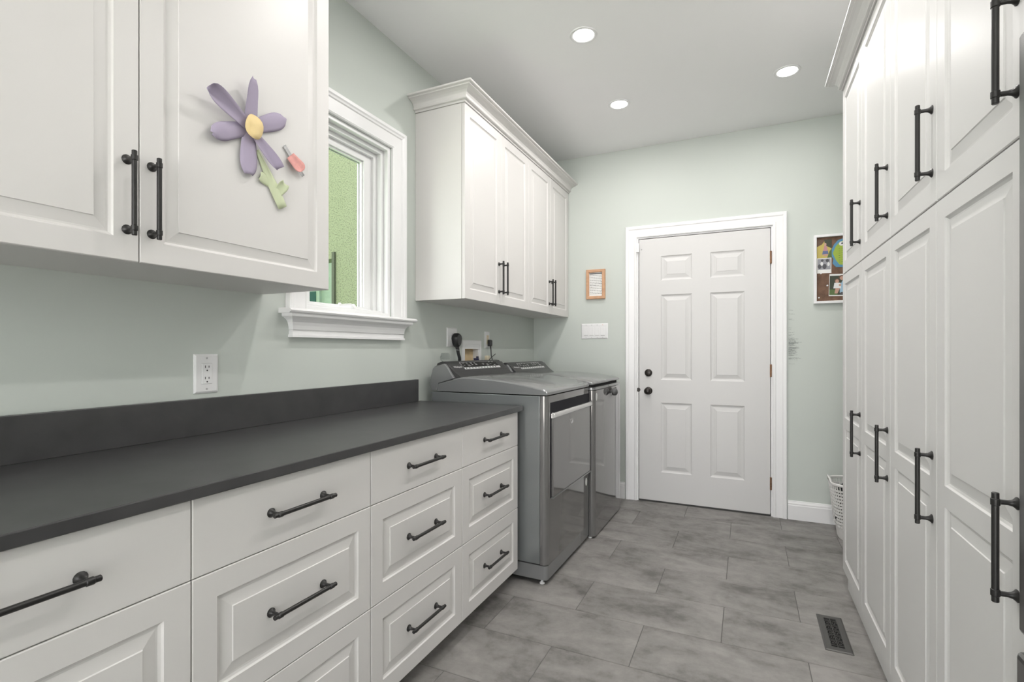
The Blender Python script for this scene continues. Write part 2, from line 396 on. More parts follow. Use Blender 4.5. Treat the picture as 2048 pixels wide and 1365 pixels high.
dcas = [(0,0),(0,.011),(.005,.014),(.016,.014),(.022,.011),(.060,.015),(.066,.019),(.084,.021),(.089,.017),(.089,0)]
frame(dr, 'casing_board', M['trim'], 'lrt', DX0+.004, DX1-.004, 0, DZ1-.004, dcas, dl, floor=0)
def rose(z, knob):
    mb = MB(); x = .9671-d0.x
    if knob: mb.lathe([(.030,0),(.030,.004),(.024,.009),(.012,.012),(.011,.026),(.020,.034),(.0255,.044),(.026,.052),(.021,.060),(.010,.064),(0,.065)], (x,0,z), (0,-1,0), 24)
    else: mb.lathe([(.029,0),(.029,.006),(.027,.010),(.021,.013),(.0195,.018),(.012,.020),(0,.0205)], (x,0,z), (0,-1,0), 24)
    return mb
obj('deadbolt', rose(1.003, 0), M['bronze'], dr, auto=35)
obj('knob', rose(.8625, 1), M['bronze'], dr, auto=45)
obj('strike_plate', MB().lathe([(.016,0),(.016,.004),(0,.0045)], (.8895-d0.x, .004, .868), (0,-1,0), 16), M['bronze'], dr)
for z in (1.838, 1.033, .232):
    mb = MB(); x = 1.8165-d0.x
    for k in range(5): mb.lathe([(.0050,-.0445+k*.018),(.0055,-.043+k*.018),(.0055,-.029+k*.018),(.0050,-.0277+k*.018)], (x,-.006,z), (0,0,1), 10)
    mb.box(x-.0065, x+.0065, -.0015, .002, z-.045, z+.045)
    obj('hinge', mb, M['hinge'], dr)
t = thing('door_sensor', 'small white contact sensor on the upper left door casing', 'sensor', (.8885, YB-.014, 1.98))
obj('sensor_body', MB().box(-.012,.012,-.014,0,-.035,.035), M['plastic'], t, bevel=.003)
obj('sensor_magnet', MB().lathe([(.004,0),(.004,.003),(.002,.004)], (.026,.014,-.012), (0,-1,0), 10), M['tape'], t)

# pencilled height marks right of the door casing (flat writing on the wall)
mb = MB()
for k in range(64):
    z = 1.05+.41*random.random() if k < 22 else random.gauss(1.20, .055)
    x = 1.927; ln = random.uniform(.012, .045)+(.035*random.random() if 1.1 < z < 1.27 else 0)
    st = 0
    while st < ln:
        sg = random.uniform(.003, .008); dz = random.uniform(-.0022, .0022); th = random.uniform(.0005, .0009)
        a, b = x+st, x+st+sg; z1 = z+dz
        mb.add([(a,YB-.0007,z-th),(b,YB-.0007,z1-th),(b,YB-.0007,z1+th),(a,YB-.0007,z+th),(a,YB,z-th),(b,YB,z1-th),(b,YB,z1+th),(a,YB,z+th)],
               [(0,1,2,3),(4,7,6,5),(0,4,5,1),(1,5,6,2),(2,6,7,3),(3,7,4,0)])
        z = z1 if random.random() < .7 else z; st += sg+random.choice([0, 0, .002, .004])
pm = obj('pencil_marks', mb, M['pencil'], wb); pm['kind'] = 'stuff'; pm['label'] = 'faint pencilled height marks beside the door casing'

# ------------------------------------------------------------------ ceiling lights
for i, (x, y) in enumerate(LIGHTS):
    lb = {0: 'round recessed ceiling light nearest the far wall cabinets and back wall', 1: 'round recessed ceiling light on the right, near the tall cabinets and back wall',
          2: 'round recessed ceiling light above the dryer, largest in view'}.get(i, ['','','','round recessed ceiling light out of view, over the aisle by the tall cabinets','round recessed ceiling light out of view, between window and wall cabinet','round recessed ceiling light out of view, over the aisle beside the window','round recessed ceiling light out of view, over the aisle beside the refrigerator'][i])
    t = thing('recessed_light', lb, 'light', (x, y, H), 0, 'recessed ceiling lights' if i < 3 else 'recessed ceiling lights out of view')
    obj('trim_ring', MB().lathe([(.070,0),(.068,-.004),(.058,-.006),(.052,-.002),(.052,.0)], (0,0,0), (0,0,1), 32), M['trim'], t, auto=50)
    obj('lens', MB().lathe([(.052,0),(.051,-.0035),(.03,-.0045),(0,-.005)], (0,0,0), (0,0,1), 32), M['lens'], t, auto=50)
    disc_lamp(0, 0, -.008, t, x < 1.2)

# ------------------------------------------------------------------ base cabinets, countertop
XB = .615; DT = .019
cols = [(.116,.666),(.666,1.2156),(1.2156,1.7623),(1.7623,2.310)]
zs = [(.078,.3855),(.3875,.6995),(.7015,.8685)]
blab = ['white base cabinet at the near end of the counter, three drawers', 'white three-drawer base cabinet second from the near end of the counter',
        'white three-drawer base cabinet third along the counter, below the window', 'white three-drawer base cabinet standing against the grey dryer']
for i, (a, b) in enumerate(cols):
    t = thing('base_cabinet', blab[i], 'cabinet', (0, a, 0), 0, 'base cabinets under the countertop')
    wdt = b-a
    obj('carcass', MB().box(.003, XB-DT-.002, .001, wdt-.001, .09, .870), M['white'], t)
    obj('toe_kick', MB().box(.05, .535, .001, wdt-.001, 0, .09), M['white'], t)
    for j, (z0, z1) in enumerate(zs):
        us = [.0012, wdt-.0012] if j == 2 else [.0012, .055, wdt-.055, wdt-.0012]
        vs = [0, z1-z0] if j == 2 else [0, .056, z1-z0-.056, z1-z0]
        d = obj('drawer', front(us, vs, set() if j == 2 else {(1,1)}, DT, lambda u,v,n: (n, u, v)), M['white'], t, (XB-DT, 0, z0), weld=True)
        pull(d, (DT-.0005, wdt/2, (z1-z0)/2), 1, True)
t = thing('countertop', 'long charcoal countertop with low backsplash over white drawers', 'countertop', (0, 0, .871))
obj('slab', MB().box(.001, .63, .09, 2.341, 0, .026), M['counter'], t, bevel=.0025)
obj('backsplash', MB().box(.001, .020, .09, 2.300, .026, .1465), M['counter'], t, bevel=.0015)

# ------------------------------------------------------------------ wall cabinets, left
def wall_cab(name, label, xf, ya, yb, z0, z1, doors, hz, dback, group=None, wbot=0):
    t = thing(name, label, 'cabinet', (0, ya, z0), 0, group)
    obj('carcass', MB().box(.001, xf-DT-.0015, 0, yb-ya, 0, z1-z0), M['white'], t)
    for (a, b, hy) in doors:
        wd = b-a
        d = obj('door', front([.0012, .055, wd-.055, wd-.0012], [0, .054, z1-z0-.054, z1-z0], {(1,1)}, DT, lambda u,v,n: (n, u, v)), M['white'], t, (xf-DT, a-ya, 0), weld=True)
        pull(d, (DT-.0005, hy-a, hz-z0), 1)
    return t
wall_cab('wall_cabinet', 'white two-door wall cabinet over the counter, paper flower on its door', .3343, .112, 1.3275, 1.389, 2.50,
         [(.112,.7198,.6925),(.7198,1.3275,.7475)], 1.545, 0)
crownp = [(-.006,0),(-.006,.004),(.006,.004),(.006,.016),(.018,.017),(.021,.020),(.021,.026),(.018,.028),(.020,.036),(.026,.046),(.036,.055),(.050,.061),(.052,.062),(.065,.064),(.066,.066),(.066,.070),(.078,.072),(.080,.074),(.080,.082)]
def crown_at(z, s=1.0):
    pr = [(p*s, z+h*.92) for p, h in crownp]
    return pr+[(-.006*s, pr[-1][1])]
tag(obj('crown_molding', crown(crown_at(2.50), .002, .3343, .112, 1.3275, True, True), M['white']), 'white crown molding on top of the near wall cabinet', 'molding')
flab = ['white two-door wall cabinet over the dryer, beside the window', 'white two-door wall cabinet over the washer, against the back wall']
fd = [2.298, 2.730, 3.153, 3.577, 4.003]
wall_cab('wall_cabinet', flab[0], .3145, 2.296, 3.152, 1.4518, 2.484, [(fd[0],fd[1],fd[1]-.028),(fd[1],fd[2],fd[1]+.031)], 1.612, 0, 'far wall cabinets')
wall_cab('wall_cabinet', flab[1], .3145, 3.153, 4.006, 1.4518, 2.484, [(fd[2],fd[3],fd[3]-.024),(fd[3],fd[4],fd[3]+.031)], 1.612, 0, 'far wall cabinets')
tag(obj('crown_molding', crown(crown_at(2.482), .002, .3145, 2.296, YB-.001, True, False), M['white']), 'white crown molding along the top of the far wall cabinets', 'molding')

# ------------------------------------------------------------------ tall cabinets, right
XT = 2.095
bnd = [2.978, 2.522, 2.067, 1.612, 1.157]
tl = ['white tall cabinet farthest back, beside the laundry basket', 'white tall cabinet second from the back wall',
      'white tall cabinet third from the back, beside the floor register', 'white tall cabinet nearest the camera, next to the refrigerator']
for i in range(4):
    b, a = bnd[i], bnd[i+1]; wd = b-a
    t = thing('tall_cabinet', tl[i], 'cabinet', (XT, a, 0), 0, 'tall cabinets along the right wall')
    obj('carcass', MB().box(DT+.0015, .60, .0005, wd-.0005, .09, 2.472), M['white2'], t)
    obj('toe_kick', MB().box(.018, .58, .0005, wd-.028 if i == 0 else wd-.0005, 0, .09), M['white2'], t)
    u = obj('upper_door', front([.0012, .055, wd-.055, wd-.0012], [0, .058, .862, .914], {(1,1)}, DT, lambda u,v,n: (-n, u, v)), M['white2'], t, (DT, 0, 1.557), weld=True)
    pull(u, (-DT+.0005, .036, 1.722-1.557), -1)
    l = obj('lower_door', front([.0012, .055, wd-.055, wd-.0012], [0, .058, .707, .759, 1.414, 1.465], {(1,1),(1,3)}, DT, lambda u,v,n: (-n, u, v)), M['white2'], t, (DT, 0, .0885), weld=True)
    pull(l, (-DT+.0005, .036, .822-.0885), -1)
tag(obj('crown_molding', crown(crown_at(2.4735, .85), 2.69, XT, 1.157, 2.978, False, True), M['white2']), 'white crown molding along the top of the tall cabinets', 'molding')

# ------------------------------------------------------------------ refrigerator edge (right)
t = thing('refrigerator', 'dark stainless refrigerator at the right edge beside the tall cabinets', 'refrigerator', (2.0775, .2975, 0))
obj('body', MB().box(.075, .66, 0, .85, .03, 1.72), M['fridgeside'], t)
obj('door', MB().box(0, .07, .002, .848, .698, 1.715), M['fridge'], t, bevel=.006)
obj('freezer_drawer', MB().box(-.005, .07, .002, .848, .07, .668), M['fridge'], t, bevel=.012, seg=3)
obj('kick_grille', MB().box(.03, .6, .01, .84, 0, .06), M['blackp'], t)
hb = MB(); hb.tube([(0,.08,.85),(-.05,.08,.85),(-.05,.08,1.6),(0,.08,1.6)], .011, 10)
obj('door_handle', hb, M['fridge'], t, auto=40)

# ------------------------------------------------------------------ dryer and washer
RZ = math.radians(-1.05)
def machine(name, label, cat, origin, wd, xf, rz, ztop, kind):
    t = thing(name, label, cat, origin, rz); X = lambda v: v
    dz = 0 if kind == 'dryer' else -.022
    zt = .950+dz; zb = .098 if kind == 'dryer' else .012
    xs = xf-.041                                    # seam between side panel and front panel
    obj('side_panel', MB().box(.062, xs, 0, wd, .10 if kind == 'dryer' else .02, zt-.003), M['dsteelside'], t, bevel=.003)
    # front panel with rounded vertical corners
    def fprof(x0, x1, r, n=6):
        P = [(x0, 0)]
        P += [(x1-r+r*math.sin(a), r-r*math.cos(a)) for a in [PI/2*k/n for k in range(n+1)]]
        P += [(x1-r+r*math.cos(a), wd-r+r*math.sin(a)) for a in [PI/2*k/n for k in range(n+1)]]
        return P+[(x0, wd)]
    P = fprof(xs+.002, xf, .026)
    obj('front_panel', MB().prism(P, lambda x,y: (x,y,zb), lambda x,y: (x,y,zt-.003)), M['dfront'], t, auto=40)
    if kind == 'dryer':
        obj('base_panel', MB().prism(fprof(.07, xf-.002, .02), lambda x,y: (x,y,.024), lambda x,y: (x,y,.095)), M['dsteel'], t, auto=40)
    else:
        obj('base_panel', MB().box(.07, xf-.03, .01, wd-.01, .004, .012), M['blackp'], t)
    for fx, fy in ((xf-.035,.018),(xf-.035,wd-.03),(.1,.03),(.1,wd-.03)):
        obj('leveling_foot', MB().lathe([(.013,0),(.013,.006),(.006,.010),(.006,.03),(.010,.03),(.010,.036)] if kind == 'dryer' else [(.013,0),(.013,.006),(.006,.008),(.006,.013)], (fx,fy,0), (0,0,1), 12), M['plastic'] if fx > .2 else M['blackp'], t, auto=40)
    # lid: long side profile extruded across the width
    if kind == 'dryer':
        top = [(.105,.994),(.2119,1.0226),(.2636,1.0318),(.34,1.0305),(.428,1.026),(.50,1.019),(.5644,1.0105),(.64,.999),(.70,.988),(xf-.022,.9815),(xf-.008,.976),(xf,.966)]
    else:
        top = [(.105,.994),(.2119,1.0226),(.2636,1.034),(.34,1.036),(.428,1.034),(.50,1.030),(.5644,1.024),(.64,1.016),(.70,1.010),(xf-.030,1.003),(xf-.016,.999),(xf-.012,.992)]
    top = [(x, z+dz) for x, z in top]
    e = .007; L = []
    lo = zt+.002 if kind == 'dryer' else zt+.034
    for y, ins in ((0, e), (.0035, .0018), (e, 0), (wd-e, 0), (wd-.0035, .0018), (wd, e)):
        xe = top[-1][0]
        L.append([(.100, y, lo)]+[(x, y, max(z-ins, lo+.002)) for x, z in top]+[(xe-.002-ins*.3, y, lo)])
    obj('lid', MB().loops(L), M['dsteel'], t, auto=30)
    if kind != 'dryer':
        obj('top_deck', MB().prism(fprof(.105, xf-.002, .026), lambda x,y: (x,y,zt), lambda x,y: (x,y,zt+.016)), M['dsteel'], t, auto=40)
        obj('lid_gap_shade', MB().box(.12, xf-.030, .004, wd-.012, zt+.015, zt+.0345), M['void'], t)  # black fill painted for the shade in the gap under the lid
    # console: end caps and slanted control face
    cap = [(.0613,.9552),(.0456,.9875),(.055,1.03),(.0671,1.0731),(.0788,1.088),(.145,1.104),(.165,1.082),(.185,1.052),(.2081,1.0245),(.105,.994),(.097,.9552)]
    cap = [(x, z+dz) for x, z in cap]
    for y0, y1 in ((0,.022),(wd-.022,wd)):
        obj('end_cap', MB().prism(cap, lambda x,z: (x,y0,z), lambda x,z: (x,y1,z)), M['dsteel'], t, bevel=.003)
    body = [(.0613,.9552),(.05,.9875),(.07,1.0731),(.085,1.106),(.118,1.1155),(.135,1.112),(.165,1.090),(.2,1.056),(.238,1.030),(.262,1.0326),(.11,.999),(.10,.9552)]
    body = [(x, z+dz) for x, z in body]
    cb = obj('console', MB().prism(body, lambda x,z: (x,.0225,z), lambda x,z: (x,wd-.0225,z)), M['console'], t, bevel=.003)
    # display panel lying on the slanted face between (.130,1.113) and (.215,1.045)
    A = Vector((.138, 0, 1.1125+dz)); D = Vector((.2, 0, 1.0565+dz))-A; Ln = D.length; D.normalize(); Nn = Vector((-D.z, 0, D.x));
    if Nn.z < 0: Nn = -Nn
    def onface(u0, u1, s0, s1, h, m, nm, par):
        q = lambda y, s, hh: A+D*s*Ln+Vector((0,y,0))+Nn*hh
        mb = MB().loops([[q(u0,s0,-.004),q(u1,s0,-.004),q(u1,s1,-.004),q(u0,s1,-.004)],[q(u0,s0,h),q(u1,s0,h),q(u1,s1,h),q(u0,s1,h)]])
        return obj(nm, mb, m, par)
    onface(.155, wd-.10, .10, .80, .0012, M['silverprint'], 'panel_border', cb)
    onface(.158, wd-.103, .13, .62, .0020, M['display'], 'display', cb)
    mb = MB()
    def dash(u0, u1, s0, s1):
        q = lambda y, s, hh: A+D*s*Ln+Vector((0,y,0))+Nn*hh
        mb.loops([[q(u0,s0,.001),q(u1,s0,.001),q(u1,s1,.001),q(u0,s1,.001)],[q(u0,s0,.0026),q(u1,s0,.0026),q(u1,s1,.0026),q(u0,s1,.0026)]])
    for col in range(9):
        for r in range(4):
            if col == 4 or random.random() < .15: continue
            u = .172+col*(wd-.29)/9; dash(u, u+random.uniform(.012,.03), .19+r*.1, .215+r*.1)
    obj('control_legend', mb, M['silverprint'], cb)['kind'] = 'stuff'
    mb = MB()
    for col in range(11):
        u = .175+col*(wd-.30)/11; q = A+D*.71*Ln+Vector((0,u,0))
        mb.lathe([(.0045,0),(.0045,.0022),(.003,.003)], q, Nn, 8)
    obj('buttons', mb, M['plasticdark'], cb)['kind'] = 'stuff'
    # maker's wordmark on the console
    cu = bpy.data.curves.new('wordmark', 'FONT'); cu.body = 'Whirlpool'; cu.size = .020; cu.extrude = .0004
    to = bpy.data.objects.new('tmp', cu); me = bpy.data.meshes.new_from_object(to); bpy.data.objects.remove(to)
    me.materials.clear(); me.materials.append(M['silverprint'])
    R = Matrix((Vector((0,1,0)), -D, Nn)).transposed().to_4x4(); R.translation = A+D*.62*Ln+Vector((0,.055,0))+Nn*.0015
    me.transform(R); link('wordmark', me, cb)
    if kind == 'dryer':
        y0, y1 = .040, wd-.006
        obj('handle_pocket_shade', MB().box(xf-.03, xf+.0012, y0, y1, .842, .912), M['recess_shade'], t, bevel=.001)  # flush box; the shade of the recess is put into its colour
        dd = obj('dryer_door', MB().box(xf-.02, xf+.012, y0+.012, y1, .432, .842), M['dfront'], t, bevel=.004)
        obj('door_gap_shade', MB().box(xf-.02, xf+.0016, y0, y0+.012, .428, .845), M['recess_shade'], t)  # black strip painted for the shade in the gap beside the door
        bar = MB().prism([(xf+.002,.832),(xf+.016,.832),(xf+.024,.838),(xf+.024,.852),(xf+.018,.860),(xf+.010,.862),(xf+.002,.856)], lambda x,z: (x,y0+.004,z), lambda x,z: (x,y1-.002,z))
        obj('door_handle', bar, M['chrome'], dd, bevel=.002)
        obj('door_edge', MB().box(xf-.01, xf+.0135, y0+.012, y1, .4245, .4315), M['dsteel'], dd)
        em = MB()
        for k in range(3):
            pts = [(xf+.0125, .33+.022*math.cos(a)*(.5+.25*k)+.003*k, .785+.013*math.sin(a)*(.5+.25*k)) for a in [PI*(.2+k*.5)+1.5*PI*q/12 for q in range(13)]]
            em.tube(pts, .0011, 5)
        em.tube([(xf+.0125,.305,.797),(xf+.0125,.318,.787),(xf+.0125,.33,.770),(xf+.0125,.342,.787),(xf+.0125,.355,.797)], .0011, 5)
        obj('emblem', em, M['silverprint'], dd)
        obj('sticker', oval(wd-.060, .372, xf), M['paper'], t)
        obj('sticker_print', ovalprint(wd-.060, .372, xf), M['ink'], t)['kind'] = 'stuff'
    else:
        obj('sticker', oval(.040, .885, xf), M['paper'], t)
        obj('sticker_print', ovalprint(.040, .885, xf), M['ink'], t)['kind'] = 'stuff'
    return t
def oval(y, z, xf):
    return MB().loops([[(x, y+.013*math.cos(a), z+.024*math.sin(a)) for a in [2*PI*k/20 for k in range(20)]] for x in (xf-.002, xf+.0009)])
def ovalprint(y, z, xf):
    mb = MB()
    for k in range(4): mb.box(xf, xf+.0012, y-.004, y+.004, z-.014+k*.008, z-.011+k*.008)
    return mb
machine('dryer', 'dark grey dryer with silver door handle, right of the counter', 'dryer', (0, 2.366, 0), .697, .757, RZ, .95, 'dryer')
machine('washing_machine', 'dark grey top-load washer between the dryer and back wall', 'washer', (.045, 3.074, 0), .675, .757, math.radians(-.9), .93, 'washer')
t = thing('round_magnet', 'round dark grey knob magnet on the upper front of the washer', 'magnet', (.8115, 3.425, .893), math.radians(-.9))
obj('ball', MB().lathe([(.010,0),(.012,.004),(.020,.010),(.0245,.020),(.0255,.028),(.0235,.038),(.017,.046),(.008,.050),(0,.051)], (0,0,0), (1,0,0), 24), M['rubber'], t, auto=50)
obj('hook', MB().tube([(.010,-.018,-.004),(.014,-.034,-.006),(.016,-.042,-.014),(.015,-.034,-.024)], .0028, 6), M['chrome'], t, auto=60)

# ------------------------------------------------------------------ things on the left wall
def plate(name, label, cat, y, z, wdt, hgt, m, outlet=True):
    t = thing(name, label, cat, (0, y, z))
    mb = MB(); a, b = wdt/2, hgt/2
    mb.loops([[(0,-a,-b),(0,a,-b),(0,a,b),(0,-a,b)],[(.003,-a,-b),(.003,a,-b),(.003,a,b),(.003,-a,b)],[(.0065,-a+.006,-b+.006),(.0065,a-.006,-b+.006),(.0065,a-.006,b-.006),(.0065,-a+.006,b-.006)]])
    obj('cover_plate', mb, m, t)
    return t
def slots(t, zc, hy=0, x=.0088):
    mb = MB()
    for s, h in ((-.0063,.0085),(.0063,.007)): mb.box(x-.001, x+.0004, hy+s-.0012, hy+s+.0012, zc-h/2+.004, zc+h/2+.004)
    mb.lathe([(.0025,-.001),(.0025,.0004)], (x, hy, zc-.0085), (1,0,0), 10)
    return mb
t = plate('wall_outlet', 'white duplex outlet on the wall above the countertop backsplash', 'outlet', 1.106, 1.0995, .083, .131, M['plastic'])
obj('receptacle', MB().box(.005, .0088, -.0175, .0175, -.034, .034), M['plastic'], t, bevel=.0008)
mb = MB(); mb.box(.005,.0068,-.0185,.0185,-.035,.035); obj('seam', mb, M['tape'], t)
for z in (.019, -.019): obj('slot', slots(t, z), M['plasticdark'], t)
for z in (.052, -.052): obj('screw', MB().lathe([(.0032,0),(.0032,.0075),(.002,.0082)], (0,0,z), (1,0,0), 10), M['tape'], t)
t = plate('dryer_outlet', 'white square outlet plate behind the dryer with the fat black plug', 'outlet', 2.674, 1.259, .117, .118, M['plastic'])
obj('receptacle', MB().lathe([(.025,.005),(.025,.009)], (0,0,0), (1,0,0), 20), M['plastic'], t)
t = thing('power_plug', 'fat black dryer plug with thick cord hanging behind the dryer', 'plug', (.009, 2.690, 1.245))
mb = MB(); L = []
for x, sc in ((0,.85),(.006,1),(.030,1),(.040,.82)):
    L.append([(x, sc*.036*math.sin(a)*(1 if math.cos(a) > 0 else .85), (sc*(.040*math.cos(a) if math.cos(a) > 0 else .048*math.cos(a)))) for a in [2*PI*k/18 for k in range(18)]])
obj('plug_body', mb.loops(L), M['blackp'], t, auto=50)
obj('cord', MB().tube([(.020,0,-.038),(.022,.004,-.058),(.024,.010,-.085),(.026,.022,-.115),(.022,.030,-.15),(.02,.030,-.21)], [.013,.012,.0105,.0105,.0105,.0105], 10), M['blackp'], t, auto=60)
obj('cord_tie', MB().tube([(.022,-.012,-.064),(.034,.004,-.066),(.022,.017,-.064)], .0016, 6), M['tape'], t)
t = thing('laundry_valve_box', 'white framed recessed valve box with beige inside, behind the dryer', 'valve box', (0, 2.925, 1.03))
frame(t, 'frame_side', M['plastic'], 'lrt', BY0+.001, BY1-.001, BZ0-.03, BZ1-.001, [(0,-.01),(0,.006),(.003,.008),(.024,.008),(.030,.004),(.030,0),(.004,0),(.004,-.01)], lambda a,b,n: (n, a-2.925, b-1.03), floor=BZ0-.03)
obj('frame_header', MB().box(0, .007, -.098, .098, .157, .187), M['plastic'], t)
ya, yb_ = BY0-2.925, BY1-2.925
obj('back_panel', MB().box(-.050, -.040, ya+.003, yb_-.003, .003, .183), M['beige'], t)
for za, zb in ((.135,.148),(.07,.078)): obj('batten', MB().box(-.040,-.032,ya+.02,ya+.13,za,zb), M['beige'], t)
obj('side_lining', MB().box(-.040, 0, yb_-.010, yb_-.001, .003, .183), M['plastic'], t)
obj('side_lining', MB().box(-.040, 0, ya+.001, ya+.008, .003, .183), M['beige'], t)
t = thing('valve_handle', 'dark navy valve handle showing above the dryer console', 'valve', (.034, 2.930, 1.110))
mb = MB(); mb.lathe([(.010,-.004),(.018,0),(.020,.008),(.017,.014),(.008,.017)], (0,0,0), (0,0,1), 7); mb.box(-.006,.006,-.030,.010,.006,.016); mb.box(-.005,.005,.004,.024,.010,.028)
obj('handle', mb, M['navy'], t, bevel=.002)
obj('stem', MB().lathe([(.008,-.06),(.008,0)], (0,0,0), (0,0,1), 10), M['navy'], t)
obj('pipe', MB().tube([(0,0,-.06),(-.01,0,-.075),(-.033,0,-.085)], .009, 10), M['chrome'], t, auto=50)
t = plate('washer_outlet', 'narrow cream outlet with small black plug behind the washer', 'outlet', 3.142, 1.2517, .070, .117, M['plastic'])
obj('receptacle', MB().box(.005, .0088, -.0165, .0165, -.033, .033), M['cream'], t, bevel=.0008)
obj('slot', slots(t, .018), M['pink'], t)
t = thing('appliance_plug', 'small black plug with thin cord in the narrow cream outlet', 'plug', (.0088, 3.152, 1.232))
mb = MB(); mb.loops([[(x, sy*.016*k, .020*(1 if sz > 0 else 1.3)*sz*k) for sy, sz in ((-1,-1),(1,-1),(1,1),(-1,1))] for x, k in ((0,1),(.018,1),(.026,.7))])
obj('plug_body', mb, M['blackp'], t, bevel=.003)
obj('cord', MB().tube([(.014,.002,-.02),(.016,.006,-.05),(.016,.010,-.09),(.03,.006,-.13),(.03,.004,-.16)], [.006,.004,.0035,.0035,.0035], 8), M['blackp'], t, auto=60)
t = thing('cable_tag', 'cream connector with dark cable tie behind the dryer console', 'connector', (.050, 3.055, 1.118))
obj('connector', MB().box(-.012,.012,-.020,.020,-.012,.024), M['cream'], t, bevel=.005)
obj('cable_tie', MB().tube([(.014,.0,-.004),(.018,.03,.012),(.02,.085,.035)], .0025, 6), M['blackp'], t)
obj('support', MB().tube([(0,0,-.01),(-.01,0,-.05),(-.036,0,-.06)], .004, 6), M['cream'], t)
t = thing('clear_clip', 'small clear plastic fitting on the wall below the dryer outlet', 'clip', (0, 2.575, 1.145))
obj('cup', MB().loops([[(x, y*k, z) for x, y in ((.001,-.03),(.001,.036),(.03,.036),(.03,-.03))] for k, z in ((.75,.016),(1,-.004),(.9,-.022))]), M['clear'], t, bevel=.003)
obj('loop', MB().tube([(.01,-.028,0),(.012,-.046,-.006),(.012,-.040,-.024),(.01,-.012,-.036),(.01,.02,-.034)], .0018, 6), M['clear'], t, auto=60)

# ------------------------------------------------------------------ paper flower on the near wall cabinet
XF = .3343
fx, fy, fz = XF, 1.010, 1.828
t = thing('paper_flower', 'handmade purple paper flower taped to the near wall cabinet door', 'decoration', (fx, fy, fz))
def petal(name, m, tip, w0, w1, base=(0,0), lift=(.004,.030), curl=.010, tipw=.35, nl=10, nw=6, skew=0, fold=0):
    bx_, bz_ = base; tx, tz = tip[0]-bx_, tip[1]-bz_; ln = math.hypot(tx, tz); d = (tx/ln, tz/ln); nr = (-d[1], d[0])
    V = []
    for i in range(nl+1):
        s = i/nl; wv = (w0+(w1-w0)*min(1, s*1.6)) * (1 if s < .7 else math.sqrt(max(0, 1-((s-.7)/.3)**2*(1-tipw*tipw))))
        for j in range(nw+1):
            q = -1+2*j/nw; off = q*wv/2+skew*s*s
            h = lift[0]+(lift[1]-lift[0])*s+curl*(q*q)*(.4+s)+fold*q*s
            V.append((max(h, .0015), bx_+d[0]*ln*s+nr[0]*off, bz_+d[1]*ln*s+nr[1]*off))
    F = [(i*(nw+1)+j, i*(nw+1)+j+1, (i+1)*(nw+1)+j+1, (i+1)*(nw+1)+j) for i in range(nl) for j in range(nw)]
    o = obj(name, MB().add(V, F), m, t, smooth=True)
    sm = o.modifiers.new('paper_thickness', 'SOLIDIFY'); sm.thickness = .0006; sm.offset = 1
    return o
P = lambda y, z: (y-fy, z-fz)
petal('petal', M['purple'], P(.888,1.764), .034, .050, lift=(.006,.022), curl=-.005, tipw=.15, nl=14)
petal('petal', M['purple'], P(1.134,1.904), .034, .052, lift=(.005,.014), curl=-.004, tipw=.2, nl=14)
petal('palm', M['purple'], P(1.006,1.690), .04, .056, lift=(.007,.016), curl=-.006, tipw=.45, nl=14).name = 'petal'
petal('petal', M['purple'], P(1.100,1.735), .022, .036, lift=(.006,.020), curl=.007, tipw=.55, fold=.006)
petal('petal', M['purple'], P(.864,1.872), .03, .046, lift=(.008,.036), curl=.009, tipw=.25, fold=-.010, nl=14)
petal('petal', M['purple'], P(1.006,1.966), .046, .040, lift=(.008,.030), curl=.003, tipw=.50, fold=.006)
petal('stem', M['palegreen'], P(1.128,1.625), .014, .036, base=P(1.040,1.775), lift=(.003,.012), curl=-.005, tipw=.95)
petal('leaf', M['palegreen'], P(1.045,1.700), .03, .034, base=P(1.085,1.690), lift=(.003,.010), curl=-.003, tipw=.6)
petal('leaf', M['palegreen'], P(1.128,1.700), .028, .034, base=P(1.104,1.660), lift=(.004,.014), curl=.005, tipw=.7)
V = [(.032, 0, 0)]; n = 20; F = []
for r, k in ((1,.018),(2,.032)):
    for i in range(n):
        a = 2*PI*i/n; V.append((.030+.003*math.sin(3*a)*r*.5-.002*r, k*.92*math.cos(a), k*1.12*math.sin(a)))
for i in range(n):
    F.append((0, 1+i, 1+(i+1) % n)); F.append((1+i, 1+n+i, 1+n+(i+1) % n, 1+(i+1) % n))
o = obj('flower_center', MB().add(V, F), M['yellow'], t, smooth=True, loc=(0,.002,0)); sm = o.modifiers.new('paper_thickness', 'SOLIDIFY'); sm.thickness = .0006
obj('tape_pad', MB().lathe([(.010,0),(.010,.022)], (0,0,0), (1,0,0), 10), M['purple'], t)
t = thing('paper_scrap', 'small pink paper scrap with grey tape on the near cabinet door', 'decoration', (XF, 1.170, 1.790))
petal('scrap', M['pink'], (.024,-.030), .036, .046, base=(-.014,.008), lift=(.005,.016), curl=.004, tipw=.15, nl=14)
mb = MB(); d = Vector((0,.068,-.068)); 
petal('tape_strip', M['tape'], (.036,-.042), .014, .014, base=(-.034,.034), lift=(.002,.007), curl=.001, tipw=.98)

